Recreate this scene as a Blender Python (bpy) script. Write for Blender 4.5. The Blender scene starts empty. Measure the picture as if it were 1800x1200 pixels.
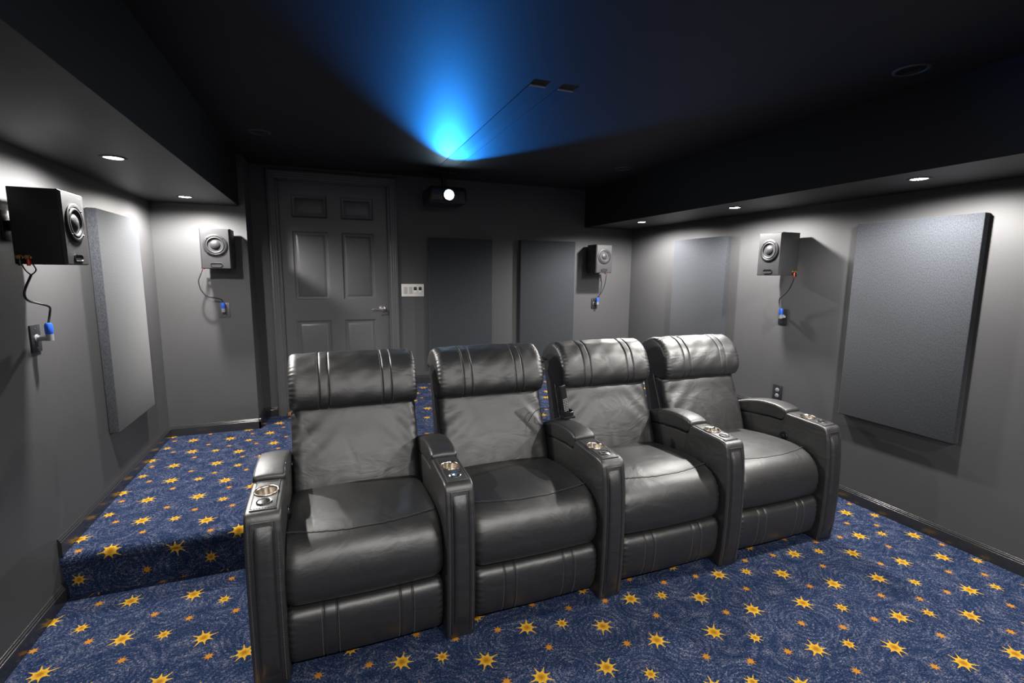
import bpy, bmesh, math, random
from mathutils import Vector, Matrix
random.seed(7)
S = bpy.context.scene
COL = S.collection
PI = math.pi

# ------------------------------------------------------------------ camera, world, exposure
def make_camera():
    yaw, pitch, roll = math.radians(21.25422), math.radians(-7.96413), math.radians(0.52344)
    f = Vector((math.sin(yaw)*math.cos(pitch), math.cos(yaw)*math.cos(pitch), math.sin(pitch)))
    r = Vector((math.cos(yaw), -math.sin(yaw), 0))
    u = r.cross(f)
    r2 = r*math.cos(roll) + u*math.sin(roll)
    u2 = -r*math.sin(roll) + u*math.cos(roll)
    cd = bpy.data.cameras.new('camera'); cd.sensor_width = 36; cd.lens = 850.526/1800*36
    cd.clip_start = .02; cd.clip_end = 60
    c = bpy.data.objects.new('camera', cd); COL.objects.link(c)
    m = Matrix((r2, u2, -f)).transposed().to_4x4(); m.translation = Vector((0, 0, 1.5))
    c.matrix_world = m
    S.camera = c
make_camera()
W = bpy.data.worlds.new('world'); S.world = W; W.use_nodes = True
W.node_tree.nodes['Background'].inputs[0].default_value = (0.02, 0.022, 0.028, 1)
W.node_tree.nodes['Background'].inputs[1].default_value = 0.3
S.view_settings.view_transform = 'Standard'; S.view_settings.look = 'None'
S.view_settings.exposure = 0.0; S.view_settings.gamma = 1.0; S.view_settings.use_curve_mapping = False
S.cycles.use_denoising = True
S.cycles.max_bounces = 8; S.cycles.diffuse_bounces = 4; S.cycles.glossy_bounces = 4
S.cycles.sample_clamp_indirect = 4.0
LAMP_WATTS = 135.0
LAMP_COLOR = (1.0, 0.965, 0.92)
PROJ_WATTS = 260.0

# ------------------------------------------------------------------ room numbers
XL, XR, YB, YR, YF = -1.16355, 3.26197, 4.35873, 4.68753, -2.6
XB, XSL, XSR = -.54069, -.58279, 2.64904
ZS, ZC, S1, S2, BH, YK = 1.99866, 2.38748, .2157, .41928, .0836, 2.63722
XP = .45

# ------------------------------------------------------------------ materials
def new_mat(name):
    m = bpy.data.materials.new(name); m.use_nodes = True
    nt = m.node_tree; b = nt.nodes['Principled BSDF']
    return m, nt, b
def N(nt, t, **kw):
    n = nt.nodes.new(t)
    for k, v in kw.items(): setattr(n, k, v)
    return n
def lk(nt, a, b): nt.links.new(a, b)
def math_node(nt, op, a, b=None, c=None, clamp=False):
    n = nt.nodes.new('ShaderNodeMath'); n.operation = op; n.use_clamp = clamp
    for i, v in enumerate((a, b, c)):
        if v is None: continue
        if isinstance(v, (int, float)): n.inputs[i].default_value = v
        else: nt.links.new(v, n.inputs[i])
    return n.outputs[0]
def simple(name, col, rough=.5, metal=0., spec=.5, bump=None, var=None, coat=0):
    m, nt, b = new_mat(name)
    b.inputs['Base Color'].default_value = (*col, 1); b.inputs['Roughness'].default_value = rough
    b.inputs['Metallic'].default_value = metal; b.inputs['Specular IOR Level'].default_value = spec
    b.inputs['Coat Weight'].default_value = coat
    tc = N(nt, 'ShaderNodeTexCoord')
    if bump:
        sc, st, ds = bump
        n = N(nt, 'ShaderNodeTexNoise'); n.inputs['Scale'].default_value = sc; n.inputs['Detail'].default_value = 3
        lk(nt, tc.outputs['Object'], n.inputs['Vector'])
        bp = N(nt, 'ShaderNodeBump'); bp.inputs['Strength'].default_value = st; bp.inputs['Distance'].default_value = ds
        lk(nt, n.outputs['Fac'], bp.inputs['Height']); lk(nt, bp.outputs['Normal'], b.inputs['Normal'])
    if var:
        sc, amt = var
        n = N(nt, 'ShaderNodeTexNoise'); n.inputs['Scale'].default_value = sc; n.inputs['Detail'].default_value = 4
        lk(nt, tc.outputs['Object'], n.inputs['Vector'])
        mx = N(nt, 'ShaderNodeMix', data_type='RGBA')
        mx.inputs[6].default_value = (*[c*(1-amt) for c in col], 1); mx.inputs[7].default_value = (*[min(1, c*(1+amt)) for c in col], 1)
        lk(nt, n.outputs['Fac'], mx.inputs[0]); lk(nt, mx.outputs[2], b.inputs['Base Color'])
    return m
def emit_mat(name, col, strength):
    m, nt, b = new_mat(name)
    b.inputs['Base Color'].default_value = (*col, 1)
    b.inputs['Emission Color'].default_value = (*col, 1); b.inputs['Emission Strength'].default_value = strength
    return m

WALL = simple('wall_paint', (.076, .076, .079), .5, spec=.3, bump=(90, .12, .002), var=(2.2, .10))
CEIL = simple('ceiling_paint', (.018, .018, .020), .62, spec=.3, bump=(90, .1, .002))
SOFFIT = simple('soffit_paint', (.017, .017, .018), .5, spec=.35, bump=(60, .1, .002), var=(2, .15))
TRIM = simple('trim_paint', (.028, .028, .030), .2, spec=.7, bump=(20, .02, .002))
DOORM = simple('door_paint', (.095, .095, .100), .36, spec=.4, bump=(14, .04, .003), var=(5, .08))
CHROME = simple('chrome', (.83, .82, .80), .14, 1.0)
NICKEL = simple('satin_nickel', (.74, .71, .67), .24, 1.0)
WARMSTEEL = simple('brushed_steel', (.80, .73, .64), .22, 1.0, bump=(80, .05, .001))
BLACKPL = simple('black_plastic', (.014, .014, .016), .32, spec=.5)
DARKPL = simple('dark_plate_plastic', (.022, .022, .026), .25, spec=.5)
GREYPLATE = simple('painted_plate', (.07, .07, .072), .4)
RUBBER = simple('black_rubber', (.012, .012, .013), .5, spec=.3)
CONE = simple('woofer_cone', (.018, .018, .020), .5, spec=.3)
CABLE = simple('cable_black', (.02, .02, .021), .35, spec=.5)
BLUE = simple('blue_plastic', (.02, .11, .62), .35)
GREYPL = simple('grey_plastic', (.24, .25, .27), .4)
RED = simple('red_plastic', (.62, .02, .015), .35)
GOLD = simple('gold_metal', (.80, .55, .20), .25, 1.0)
WHITEPL = simple('white_plastic', (.78, .76, .73), .35)
IVORY = simple('light_grey_plastic', (.55, .53, .50), .4)
WOOD = simple('oak_threshold', (.50, .22, .09), .5, var=(30, .2))
STITCH = simple('stitch_thread', (.13, .13, .135), .6)
CABINET = simple('speaker_vinyl', (.024, .024, .026), .5, spec=.35, bump=(330, .5, .0012), var=(260, .35))
BUTTON = simple('grey_button', (.40, .40, .42), .5)

def leather(name, seed):
    m, nt, b = new_mat(name)
    b.inputs['Base Color'].default_value = (.011, .011, .0115, 1)
    b.inputs['Specular IOR Level'].default_value = 1.0; b.inputs['IOR'].default_value = 1.66
    tc = N(nt, 'ShaderNodeTexCoord'); oi = N(nt, 'ShaderNodeObjectInfo')
    off = N(nt, 'ShaderNodeVectorMath', operation='SCALE'); off.inputs[0].default_value = (13, 7, 5)
    lk(nt, oi.outputs['Random'], off.inputs['Scale'])
    ad = N(nt, 'ShaderNodeVectorMath', operation='ADD'); lk(nt, tc.outputs['Object'], ad.inputs[0]); lk(nt, off.outputs[0], ad.inputs[1])
    mp = N(nt, 'ShaderNodeMapping'); mp.inputs['Rotation'].default_value = (0, .5, .2); mp.inputs['Scale'].default_value = (1.0, 1, 1.9)
    lk(nt, ad.outputs[0], mp.inputs['Vector'])
    w = N(nt, 'ShaderNodeTexNoise'); w.inputs['Scale'].default_value = 5.5; w.inputs['Detail'].default_value = 3.5
    w.inputs['Distortion'].default_value = 1.2; w.inputs['Roughness'].default_value = .5
    lk(nt, mp.outputs[0], w.inputs['Vector'])
    v = N(nt, 'ShaderNodeTexVoronoi'); v.inputs['Scale'].default_value = 420
    lk(nt, ad.outputs[0], v.inputs['Vector'])
    b1 = N(nt, 'ShaderNodeBump'); b1.inputs['Strength'].default_value = .17; b1.inputs['Distance'].default_value = .022
    lk(nt, w.outputs['Fac'], b1.inputs['Height'])
    b2 = N(nt, 'ShaderNodeBump'); b2.inputs['Strength'].default_value = .22; b2.inputs['Distance'].default_value = .0008
    lk(nt, v.outputs['Distance'], b2.inputs['Height']); lk(nt, b1.outputs[0], b2.inputs['Normal'])
    lk(nt, b2.outputs[0], b.inputs['Normal'])
    r = N(nt, 'ShaderNodeMapRange'); r.inputs['To Min'].default_value = .42; r.inputs['To Max'].default_value = .52
    lk(nt, w.outputs['Fac'], r.inputs['Value']); lk(nt, r.outputs[0], b.inputs['Roughness'])
    return m
LEATHER = leather('black_leather', 0)

def fabric():
    m, nt, b = new_mat('panel_fabric')
    tc = N(nt, 'ShaderNodeTexCoord')
    n = N(nt, 'ShaderNodeTexNoise'); n.inputs['Scale'].default_value = 260; n.inputs['Detail'].default_value = 3
    mp = N(nt, 'ShaderNodeMapping'); mp.inputs['Scale'].default_value = (1, 1, .45)
    lk(nt, tc.outputs['Object'], mp.inputs[0]); lk(nt, mp.outputs[0], n.inputs['Vector'])
    r = N(nt, 'ShaderNodeValToRGB')
    r.color_ramp.elements[0].position = .32; r.color_ramp.elements[0].color = (.028, .031, .037, 1)
    r.color_ramp.elements[1].position = .72; r.color_ramp.elements[1].color = (.062, .067, .077, 1)
    lk(nt, n.outputs['Fac'], r.inputs[0]); lk(nt, r.outputs[0], b.inputs['Base Color'])
    b.inputs['Roughness'].default_value = .95; b.inputs['Specular IOR Level'].default_value = .1
    b.inputs['Sheen Weight'].default_value = .15
    bp = N(nt, 'ShaderNodeBump'); bp.inputs['Strength'].default_value = .3; bp.inputs['Distance'].default_value = .001
    lk(nt, n.outputs['Fac'], bp.inputs['Height']); lk(nt, bp.outputs[0], b.inputs['Normal'])
    return m
FABRIC = fabric()

TX, TY = .528, .5235
STAR_TILE = [(0, 0, 'L', .3), (.152, -.030, 'M', .9), (.310, -.108, 'L', 1.3), (.041, -.134, 's', .2), (-.178, -.228, 's', .7),
             (-.05, -.257, 'L', 2.2), (.206, -.304, 'L', .75), (-.183, -.390, 'M', 1.7), (.078, -.398, 's', 1.1), (.225, -.478, 's', .5), (-.121, -.493, 's', 1.9)]
def star_group():
    g = bpy.data.node_groups.new('carpet_star', 'ShaderNodeTree')
    for nm in ('U', 'V', 'CX', 'CY', 'Radius', 'Turn'):
        g.interface.new_socket(nm, in_out='INPUT', socket_type='NodeSocketFloat')
    for nm in ('Edge', 'Core'):
        g.interface.new_socket(nm, in_out='OUTPUT', socket_type='NodeSocketFloat')
    gi = g.nodes.new('NodeGroupInput'); go = g.nodes.new('NodeGroupOutput')
    I = gi.outputs
    x = math_node(g, 'WRAP', math_node(g, 'SUBTRACT', I['U'], I['CX']), TX/2, -TX/2)
    y = math_node(g, 'WRAP', math_node(g, 'SUBTRACT', I['V'], I['CY']), TY/2, -TY/2)
    r2 = math_node(g, 'ADD', math_node(g, 'MULTIPLY', x, x), math_node(g, 'MULTIPLY', y, y))
    r = math_node(g, 'SQRT', r2)
    a = math_node(g, 'ADD', math_node(g, 'ARCTAN2', y, x), I['Turn'])
    c4 = math_node(g, 'ABSOLUTE', math_node(g, 'COSINE', math_node(g, 'MULTIPLY', a, 4)))
    c2 = math_node(g, 'ABSOLUTE', math_node(g, 'COSINE', math_node(g, 'ADD', math_node(g, 'MULTIPLY', a, 1.5), .9)))
    ln = math_node(g, 'ADD', math_node(g, 'MULTIPLY', c2, .30), .14)
    spike = math_node(g, 'MULTIPLY', math_node(g, 'POWER', c4, 34), ln)
    bump = math_node(g, 'MULTIPLY', math_node(g, 'POWER', c4, 3), .16)
    R = math_node(g, 'ADD', math_node(g, 'ADD', spike, bump), .46)
    q = math_node(g, 'DIVIDE', r, I['Radius'])
    g.links.new(math_node(g, 'SUBTRACT', R, q), go.inputs['Edge'])
    g.links.new(math_node(g, 'SUBTRACT', .46, q), go.inputs['Core'])
    return g
def carpet():
    m, nt, b = new_mat('star_carpet')
    uv = N(nt, 'ShaderNodeUVMap'); uv.uv_map = 'carpet'
    jn = N(nt, 'ShaderNodeTexNoise'); jn.inputs['Scale'].default_value = 330; jn.inputs['Detail'].default_value = 1
    lk(nt, uv.outputs[0], jn.inputs['Vector'])
    js = N(nt, 'ShaderNodeVectorMath', operation='SUBTRACT'); lk(nt, jn.outputs['Color'], js.inputs[0]); js.inputs[1].default_value = (.5, .5, .5)
    jm = N(nt, 'ShaderNodeVectorMath', operation='SCALE'); lk(nt, js.outputs[0], jm.inputs[0]); jm.inputs['Scale'].default_value = .006
    ja = N(nt, 'ShaderNodeVectorMath', operation='ADD'); lk(nt, uv.outputs[0], ja.inputs[0]); lk(nt, jm.outputs[0], ja.inputs[1])
    sx = N(nt, 'ShaderNodeSeparateXYZ'); lk(nt, ja.outputs[0], sx.inputs[0])
    g = star_group(); E = C = Sm = None
    RAD = {'L': .050, 'M': .035, 's': .0235}
    for (cx, cy, k, rot) in STAR_TILE:
        n = N(nt, 'ShaderNodeGroup'); n.node_tree = g
        lk(nt, sx.outputs[0], n.inputs['U']); lk(nt, sx.outputs[1], n.inputs['V'])
        n.inputs['CX'].default_value = cx; n.inputs['CY'].default_value = cy
        n.inputs['Radius'].default_value = RAD[k]; n.inputs['Turn'].default_value = rot
        e, c = n.outputs['Edge'], n.outputs['Core']
        E = e if E is None else math_node(nt, 'MAXIMUM', E, e)
        if k == 's': Sm = e if Sm is None else math_node(nt, 'MAXIMUM', Sm, e)
        C = c if C is None else math_node(nt, 'MAXIMUM', C, c)
    mask = N(nt, 'ShaderNodeMapRange'); mask.inputs['From Min'].default_value = -.02; mask.inputs['From Max'].default_value = .03
    lk(nt, E, mask.inputs['Value'])
    core = N(nt, 'ShaderNodeMapRange'); core.inputs['From Min'].default_value = .06; core.inputs['From Max'].default_value = .34
    lk(nt, C, core.inputs['Value'])
    smm = N(nt, 'ShaderNodeMapRange'); smm.inputs['From Min'].default_value = -.02; smm.inputs['From Max'].default_value = .03
    lk(nt, Sm, smm.inputs['Value'])
    # woven base
    fine = N(nt, 'ShaderNodeTexNoise'); fine.inputs['Scale'].default_value = 150; fine.inputs['Detail'].default_value = 3; fine.inputs['Roughness'].default_value = .75
    lk(nt, uv.outputs[0], fine.inputs['Vector'])
    wob = N(nt, 'ShaderNodeTexNoise'); wob.inputs['Scale'].default_value = 6; wob.inputs['Detail'].default_value = 2
    lk(nt, uv.outputs[0], wob.inputs['Vector'])
    vo = N(nt, 'ShaderNodeTexVoronoi'); vo.inputs['Scale'].default_value = 4.6; vo.feature = 'SMOOTH_F1'; vo.inputs['Smoothness'].default_value = .25
    lk(nt, uv.outputs[0], vo.inputs['Vector'])
    ph = math_node(nt, 'ADD', math_node(nt, 'MULTIPLY', vo.outputs['Distance'], 62), math_node(nt, 'MULTIPLY', wob.outputs['Fac'], 16))
    ring = math_node(nt, 'SINE', ph)
    med = N(nt, 'ShaderNodeTexNoise'); med.inputs['Scale'].default_value = 13; med.inputs['Detail'].default_value = 2
    lk(nt, uv.outputs[0], med.inputs['Vector'])
    dash = N(nt, 'ShaderNodeTexNoise'); dash.inputs['Scale'].default_value = 60; dash.inputs['Detail'].default_value = 2
    lk(nt, uv.outputs[0], dash.inputs['Vector'])
    dm = N(nt, 'ShaderNodeMapRange'); dm.inputs['From Min'].default_value = .42; dm.inputs['From Max'].default_value = .62; dm.inputs['To Max'].default_value = .085
    lk(nt, dash.outputs['Fac'], dm.inputs['Value'])
    ringm = math_node(nt, 'MULTIPLY', ring, dm.outputs[0])
    val = math_node(nt, 'ADD', math_node(nt, 'ADD', fine.outputs['Fac'], ringm), math_node(nt, 'MULTIPLY', math_node(nt, 'SUBTRACT', med.outputs['Fac'], .5), .25))
    ramp = N(nt, 'ShaderNodeValToRGB'); cr = ramp.color_ramp
    cr.elements[0].position = .30; cr.elements[0].color = (.005, .012, .042, 1)
    cr.elements[1].position = .50; cr.elements[1].color = (.015, .030, .076, 1)
    e = cr.elements.new(.60); e.color = (.075, .088, .145, 1)
    e = cr.elements.new(.72); e.color = (.24, .22, .25, 1)
    lk(nt, val, ramp.inputs[0])
    def mix(f, a, bb):
        n = N(nt, 'ShaderNodeMix', data_type='RGBA')
        lk(nt, f, n.inputs[0])
        for i, v in ((6, a), (7, bb)):
            if isinstance(v, tuple): n.inputs[i].default_value = (*v, 1)
            else: lk(nt, v, n.inputs[i])
        return n.outputs[2]
    gold = mix(core.outputs[0], (.63, .36, .034), (.34, .145, .010))
    gold = mix(smm.outputs[0], gold, (.48, .20, .022))
    gm = N(nt, 'ShaderNodeMapRange'); gm.inputs['From Min'].default_value = .25; gm.inputs['From Max'].default_value = .75; gm.inputs['To Min'].default_value = .7; gm.inputs['To Max'].default_value = 1.25
    lk(nt, fine.outputs['Fac'], gm.inputs['Value'])
    sc = N(nt, 'ShaderNodeVectorMath', operation='SCALE'); lk(nt, gold, sc.inputs[0]); lk(nt, gm.outputs[0], sc.inputs['Scale'])
    col = mix(mask.outputs[0], ramp.outputs[0], sc.outputs[0])
    lk(nt, col, b.inputs['Base Color'])
    b.inputs['Roughness'].default_value = .95; b.inputs['Specular IOR Level'].default_value = .08
    bp = N(nt, 'ShaderNodeBump'); bp.inputs['Strength'].default_value = .55; bp.inputs['Distance'].default_value = .004
    lk(nt, fine.outputs['Fac'], bp.inputs['Height']); lk(nt, bp.outputs[0], b.inputs['Normal'])
    return m
CARPET = carpet()

# ------------------------------------------------------------------ mesh helpers
def link_mesh(name, bm, mat, parent=None, smooth=35, recalc=True):
    if recalc: bmesh.ops.recalc_face_normals(bm, faces=bm.faces)
    me = bpy.data.meshes.new(name); bm.to_mesh(me); bm.free()
    me.materials.append(mat)
    if smooth:
        me.shade_smooth(); me.set_sharp_from_angle(angle=math.radians(smooth))
    o = bpy.data.objects.new(name, me); COL.objects.link(o)
    if parent: o.parent = parent
    return o
def tag(o, label=None, cat=None, group=None, kind=None):
    if label: o['label'] = label
    if cat: o['category'] = cat
    if group: o['group'] = group
    if kind: o['kind'] = kind
    return o
def struct(name, bm, mat, smooth=35, parent=None):
    o = link_mesh(name, bm, mat, parent, smooth)
    if not parent: o['kind'] = 'structure'
    return o
def empty(name, loc, rz=0):
    o = bpy.data.objects.new(name, None); COL.objects.link(o); o.empty_display_size = .05
    o.location = loc; o.rotation_euler = (0, 0, rz)
    return o
def B(): return bmesh.new()
def add_box(bm, x0, x1, y0, y1, z0, z1, bev=0, seg=2):
    r = bmesh.ops.create_cube(bm, size=1)
    vs = r['verts']
    for v in vs:
        v.co = Vector((x0+(v.co.x+.5)*(x1-x0), y0+(v.co.y+.5)*(y1-y0), z0+(v.co.z+.5)*(z1-z0)))
    if bev:
        es = list({e for v in vs for e in v.link_edges})
        bmesh.ops.bevel(bm, geom=es, offset=bev, segments=seg, affect='EDGES', profile=.5)
    return bm
def add_lathe(bm, prof, n=40, M=None, ribs=None):
    """prof: (r, z) from bottom/inside; revolves around local z; M places it."""
    M = M or Matrix.Identity(4); rings = []
    for k, (r, z) in enumerate(prof):
        if r < 1e-6:
            rings.append([bm.verts.new(M @ Vector((0, 0, z)))]); continue
        row = []
        for i in range(n):
            a = 2*PI*i/n; rr = r
            if ribs and ribs[0] <= k <= ribs[1] and i % 2: rr = r - ribs[2]
            row.append(bm.verts.new(M @ Vector((rr*math.cos(a), rr*math.sin(a), z))))
        rings.append(row)
    for a, b in zip(rings, rings[1:]):
        if len(a) == 1 and len(b) == 1: continue
        for i in range(n):
            j = (i+1) % n
            if len(a) == 1: bm.faces.new((a[0], b[i], b[j]))
            elif len(b) == 1: bm.faces.new((a[i], a[j], b[0]))
            else: bm.faces.new((a[i], a[j], b[j], b[i]))
    return bm
def catmull(pts, n, closed=False):
    pts = [Vector(p) for p in pts]; m = len(pts); out = []
    segs = m if closed else m-1
    for s in range(segs):
        if closed: p0, p1, p2, p3 = pts[(s-1) % m], pts[s], pts[(s+1) % m], pts[(s+2) % m]
        else: p0, p1, p2, p3 = pts[max(s-1, 0)], pts[s], pts[s+1], pts[min(s+2, m-1)]
        for k in range(n):
            t = k/n
            out.append(.5*((2*p1)+(-p0+p2)*t+(2*p0-5*p1+4*p2-p3)*t*t+(-p0+3*p1-3*p2+p3)*t**3))
    if not closed: out.append(pts[-1])
    return out
def add_tube(bm, path, r, n=8, caps=True):
    path = [Vector(p) for p in path]; rings = []
    up = Vector((0.123, .31, .94)).normalized()
    for i, p in enumerate(path):
        t = (path[min(i+1, len(path)-1)]-path[max(i-1, 0)])
        if t.length < 1e-9: t = Vector((0, 0, 1))
        t.normalize()
        s = t.cross(up)
        if s.length < .05: s = t.cross(Vector((1, 0, 0)))
        s.normalize(); w = s.cross(t).normalized()
        rr = r(i/(len(path)-1)) if callable(r) else r
        rings.append([bm.verts.new(p + rr*(math.cos(2*PI*k/n)*s+math.sin(2*PI*k/n)*w)) for k in range(n)])
    for a, b in zip(rings, rings[1:]):
        for k in range(n):
            bm.faces.new((a[k], a[(k+1) % n], b[(k+1) % n], b[k]))
    if caps:
        bm.faces.new(rings[0]); bm.faces.new(rings[-1][::-1])
    return bm
def resample(pts, n):
    L = [0]
    m = len(pts)
    for i in range(m): L.append(L[-1]+(pts[(i+1) % m]-pts[i]).length)
    out = []; j = 0
    for k in range(n):
        d = L[-1]*k/n
        while L[j+1] < d: j += 1
        t = (d-L[j])/max(1e-9, L[j+1]-L[j])
        out.append(pts[j].lerp(pts[(j+1) % m], t))
    return out
def profile_loop(prof, n, smooth=True):
    pts = catmull([Vector((p[0], p[1])) for p in prof], 10, True) if smooth else [Vector((p[0], p[1])) for p in prof]
    pts = resample(pts, n)
    area = sum(pts[i].x*pts[(i+1) % n].y-pts[(i+1) % n].x*pts[i].y for i in range(n))
    if area < 0: pts = [pts[0]]+pts[:0:-1]
    nor = []
    for i in range(n):
        t = pts[(i+1) % n]-pts[(i-1) % n]; t.normalize(); nor.append(Vector((t.y, -t.x)))
    return pts, nor                                   # outward normals (counter-clockwise loop)
def add_pillow(bm, prof, half, r_in, r_x, stations, nprof=96, disp=None, smooth=True, ends=7, power=2.0):
    """Sweep a closed (y, z) profile along x from -half to half, rounding both ends."""
    pts, nor = profile_loop(prof, nprof, smooth)
    xs = []
    for k in range(ends+1):
        th = PI/2*k/ends
        xs.append((-(half-r_x+r_x*math.cos(th)), r_in*(1-math.sin(th))))
    inner = [x for x in stations if abs(x) < half-r_x-.001]
    seq = xs + [(x, 0) for x in sorted(inner)] + [(-x, i) for x, i in reversed(xs)]
    rows = []
    for x, ins in seq:
        row = []
        for i, (p, q) in enumerate(zip(pts, nor)):
            d = -ins + (disp(x, p, i/nprof, q) if disp else 0)
            row.append(bm.verts.new((x, p.x+q.x*d, p.y+q.y*d)))
        rows.append(row)
    for a, b in zip(rows, rows[1:]):
        for i in range(nprof):
            j = (i+1) % nprof
            bm.faces.new((a[i], a[j], b[j], b[i]))
    for row in (rows[0], rows[-1]):
        c = Vector((0, 0, 0))
        for v in row: c += v.co
        c = bm.verts.new(c/len(row))
        for i in range(nprof): bm.faces.new((row[i], row[(i+1) % nprof], c))
    return bm
def frange(a, b, n): return [a+(b-a)*i/(n-1) for i in range(n)]
def bool_cut(o, cutters):
    mods = []
    for c in cutters:
        md = o.modifiers.new('cut', 'BOOLEAN'); md.operation = 'DIFFERENCE'; md.solver = 'EXACT'; md.object = c
    dg = bpy.context.evaluated_depsgraph_get(); dg.update()
    me = bpy.data.meshes.new_from_object(o.evaluated_get(dg))
    o.modifiers.clear(); old = o.data; o.data = me; me.name = o.name
    bpy.data.meshes.remove(old)
    return o
def copy_tree(o, parent=None):
    c = o.copy(); COL.objects.link(c)
    if parent: c.parent = parent
    for ch in list(o.children): copy_tree(ch, c)
    return c

# ------------------------------------------------------------------ carpeted floor, landing and platform
def carpet_strip(name, x0, x1, prof, vs, ox, oy, sides=None):
    """prof: (y, z) polyline, vs: unrolled carpet length per point."""
    bm = B(); uvl = bm.loops.layers.uv.new('carpet')
    A = [bm.verts.new((x0, y, z)) for y, z in prof]; C = [bm.verts.new((x1, y, z)) for y, z in prof]
    for i in range(len(prof)-1):
        f = bm.faces.new((A[i], C[i], C[i+1], A[i+1]))
        for l, (x, v) in zip(f.loops, ((x0, vs[i]), (x1, vs[i]), (x1, vs[i+1]), (x0, vs[i+1]))):
            l[uvl].uv = (x-ox, v-oy)
    if sides:
        for (x, z0, z1, y0, y1) in sides:
            q = [bm.verts.new(c) for c in ((x, y0, z0), (x, y1, z0), (x, y1, z1), (x, y0, z1))]
            f = bm.faces.new(q)
            for l in f.loops: l[uvl].uv = (l.vert.co.y*.98, l.vert.co.z)
    o = link_mesh(name, bm, CARPET, None, 60, recalc=False)
    o['kind'] = 'structure'
    return o
carpet_strip('floor', XL, XR, [(YF, 0), (YK+.03, 0)], [YF, YK+.03], 2.865, 1.729)
def step_profile(h, depth):
    p = [(YK+.006, 0), (YK+.006, h-.068), (YK+.003, h-.064)]
    for k in range(9):
        a = math.radians(-70 + 160*k/8)
        p.append((YK-.001-.024*math.cos(a)+.012, h-.031+.031*math.sin(a)))
    p += [(YK+.05, h), (YR, h)]
    n = len(p); v = [0]*n; v[-1] = p[-1][0]
    for i in range(n-2, -1, -1):
        v[i] = v[i+1]-math.hypot(p[i+1][0]-p[i][0], p[i+1][1]-p[i][1])
    return p, v
p, v = step_profile(S1, 0)
carpet_strip('floor_landing', XL, XP, p, v, -.927, 3.932)
p, v = step_profile(S2, 0)
carpet_strip('floor_platform', XP, XR, p, v, .01, .42, sides=[(XP, 0, S2, YK, YR)])

# ------------------------------------------------------------------ walls, ceiling, soffits
T = .12
bm = B(); add_box(bm, XL-T, XL, YF-T, YB+.01, 0, ZC); struct('wall_left', bm, WALL, 0)
bm = B(); add_box(bm, XR, XR+T, YF-T, YR+T, 0, ZC); struct('wall_right', bm, WALL, 0)
bm = B(); add_box(bm, XL-T, XR+T, YF-T, YF, 0, ZC); struct('wall_front', bm, WALL, 0)
bm = B(); add_box(bm, XL-T, XB, YB, YR+T, 0, ZC); struct('wall_alcove', bm, WALL, 0)
DX0, DX1, DZ1 = -.345, .592, 2.287           # door opening
bm = B()
add_box(bm, XB, DX0, YR, YR+T, 0, ZC); add_box(bm, DX1, XR, YR, YR+T, 0, ZC); add_box(bm, DX0, DX1, YR, YR+T, DZ1, ZC)
struct('wall_back', bm, WALL, 0)
bm = B(); add_box(bm, XL-T, XR+T, YF-T, YR+T, ZC, ZC+T); struct('ceiling', bm, CEIL, 0)
# soffits: the underside carries soffit paint, the sides ceiling black
def soffit(name, x0, x1, y1):
    bm = B(); add_box(bm, x0, x1, YF, y1, ZS, ZC)
    o = struct(name, bm, SOFFIT, 0); o.data.materials.append(CEIL)
    for pl in o.data.polygons:
        if abs(pl.normal.x) > .5: pl.material_index = 1
    return o
soffit('ceiling_soffit_left', XL, XSL, YB)
soffit('ceiling_soffit_right', XSR, XR, YR)

# baseboards: moulded section swept along a wall line
BPROF = [(0, 0), (.014, 0), (.014, .060), (.0139, .0622), (.0130, .0640), (.0115, .0650), (.0098, .0655), (.0096, .0675), (.0100, .0695), (.0096, .0720), (.0085, .0740), (.0068, .0748), (.0060, .0752), (.0058, .0775), (.0054, .0800), (.0042, .0820), (.0025, .0832), (0, BH)]
def base_run(bm, a, b, z, out):
    """a, b: (x, y) ends; out: unit (x, y) pointing into the room."""
    rows = []
    for (x, y) in (a, b):
        rows.append([bm.verts.new((x+out[0]*d, y+out[1]*d, z+h)) for d, h in BPROF])
    n = len(BPROF)
    for i in range(n): bm.faces.new((rows[0][i], rows[0][(i+1) % n], rows[1][(i+1) % n], rows[1][i]))
    bm.faces.new(rows[0]); bm.faces.new(rows[1][::-1])
bm = B(); base_run(bm, (XL, YF), (XL, YK+.005), 0, (1, 0)); base_run(bm, (XL, YK-.01), (XL, YB), S1, (1, 0)); struct('baseboard_left', bm, TRIM, 50)
bm = B(); base_run(bm, (XR, YF), (XR, YK+.005), 0, (-1, 0)); base_run(bm, (XR, YK-.01), (XR, YR), S2, (-1, 0)); struct('baseboard_right', bm, TRIM, 50)
bm = B(); base_run(bm, (XL, YB), (XB+.014, YB), S1, (0, -1)); base_run(bm, (XB, YB-.014), (XB, YR), S1, (1, 0)); struct('baseboard_alcove', bm, TRIM, 50)
bm = B(); base_run(bm, (XB, YR), (-.426, YR), S1, (0, -1)); base_run(bm, (.66, YR), (XR, YR), S2, (0, -1)); struct('baseboard_back', bm, TRIM, 50)
bm = B(); base_run(bm, (XL, YF), (XR, YF), 0, (0, 1)); struct('baseboard_front', bm, TRIM, 25)

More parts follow.
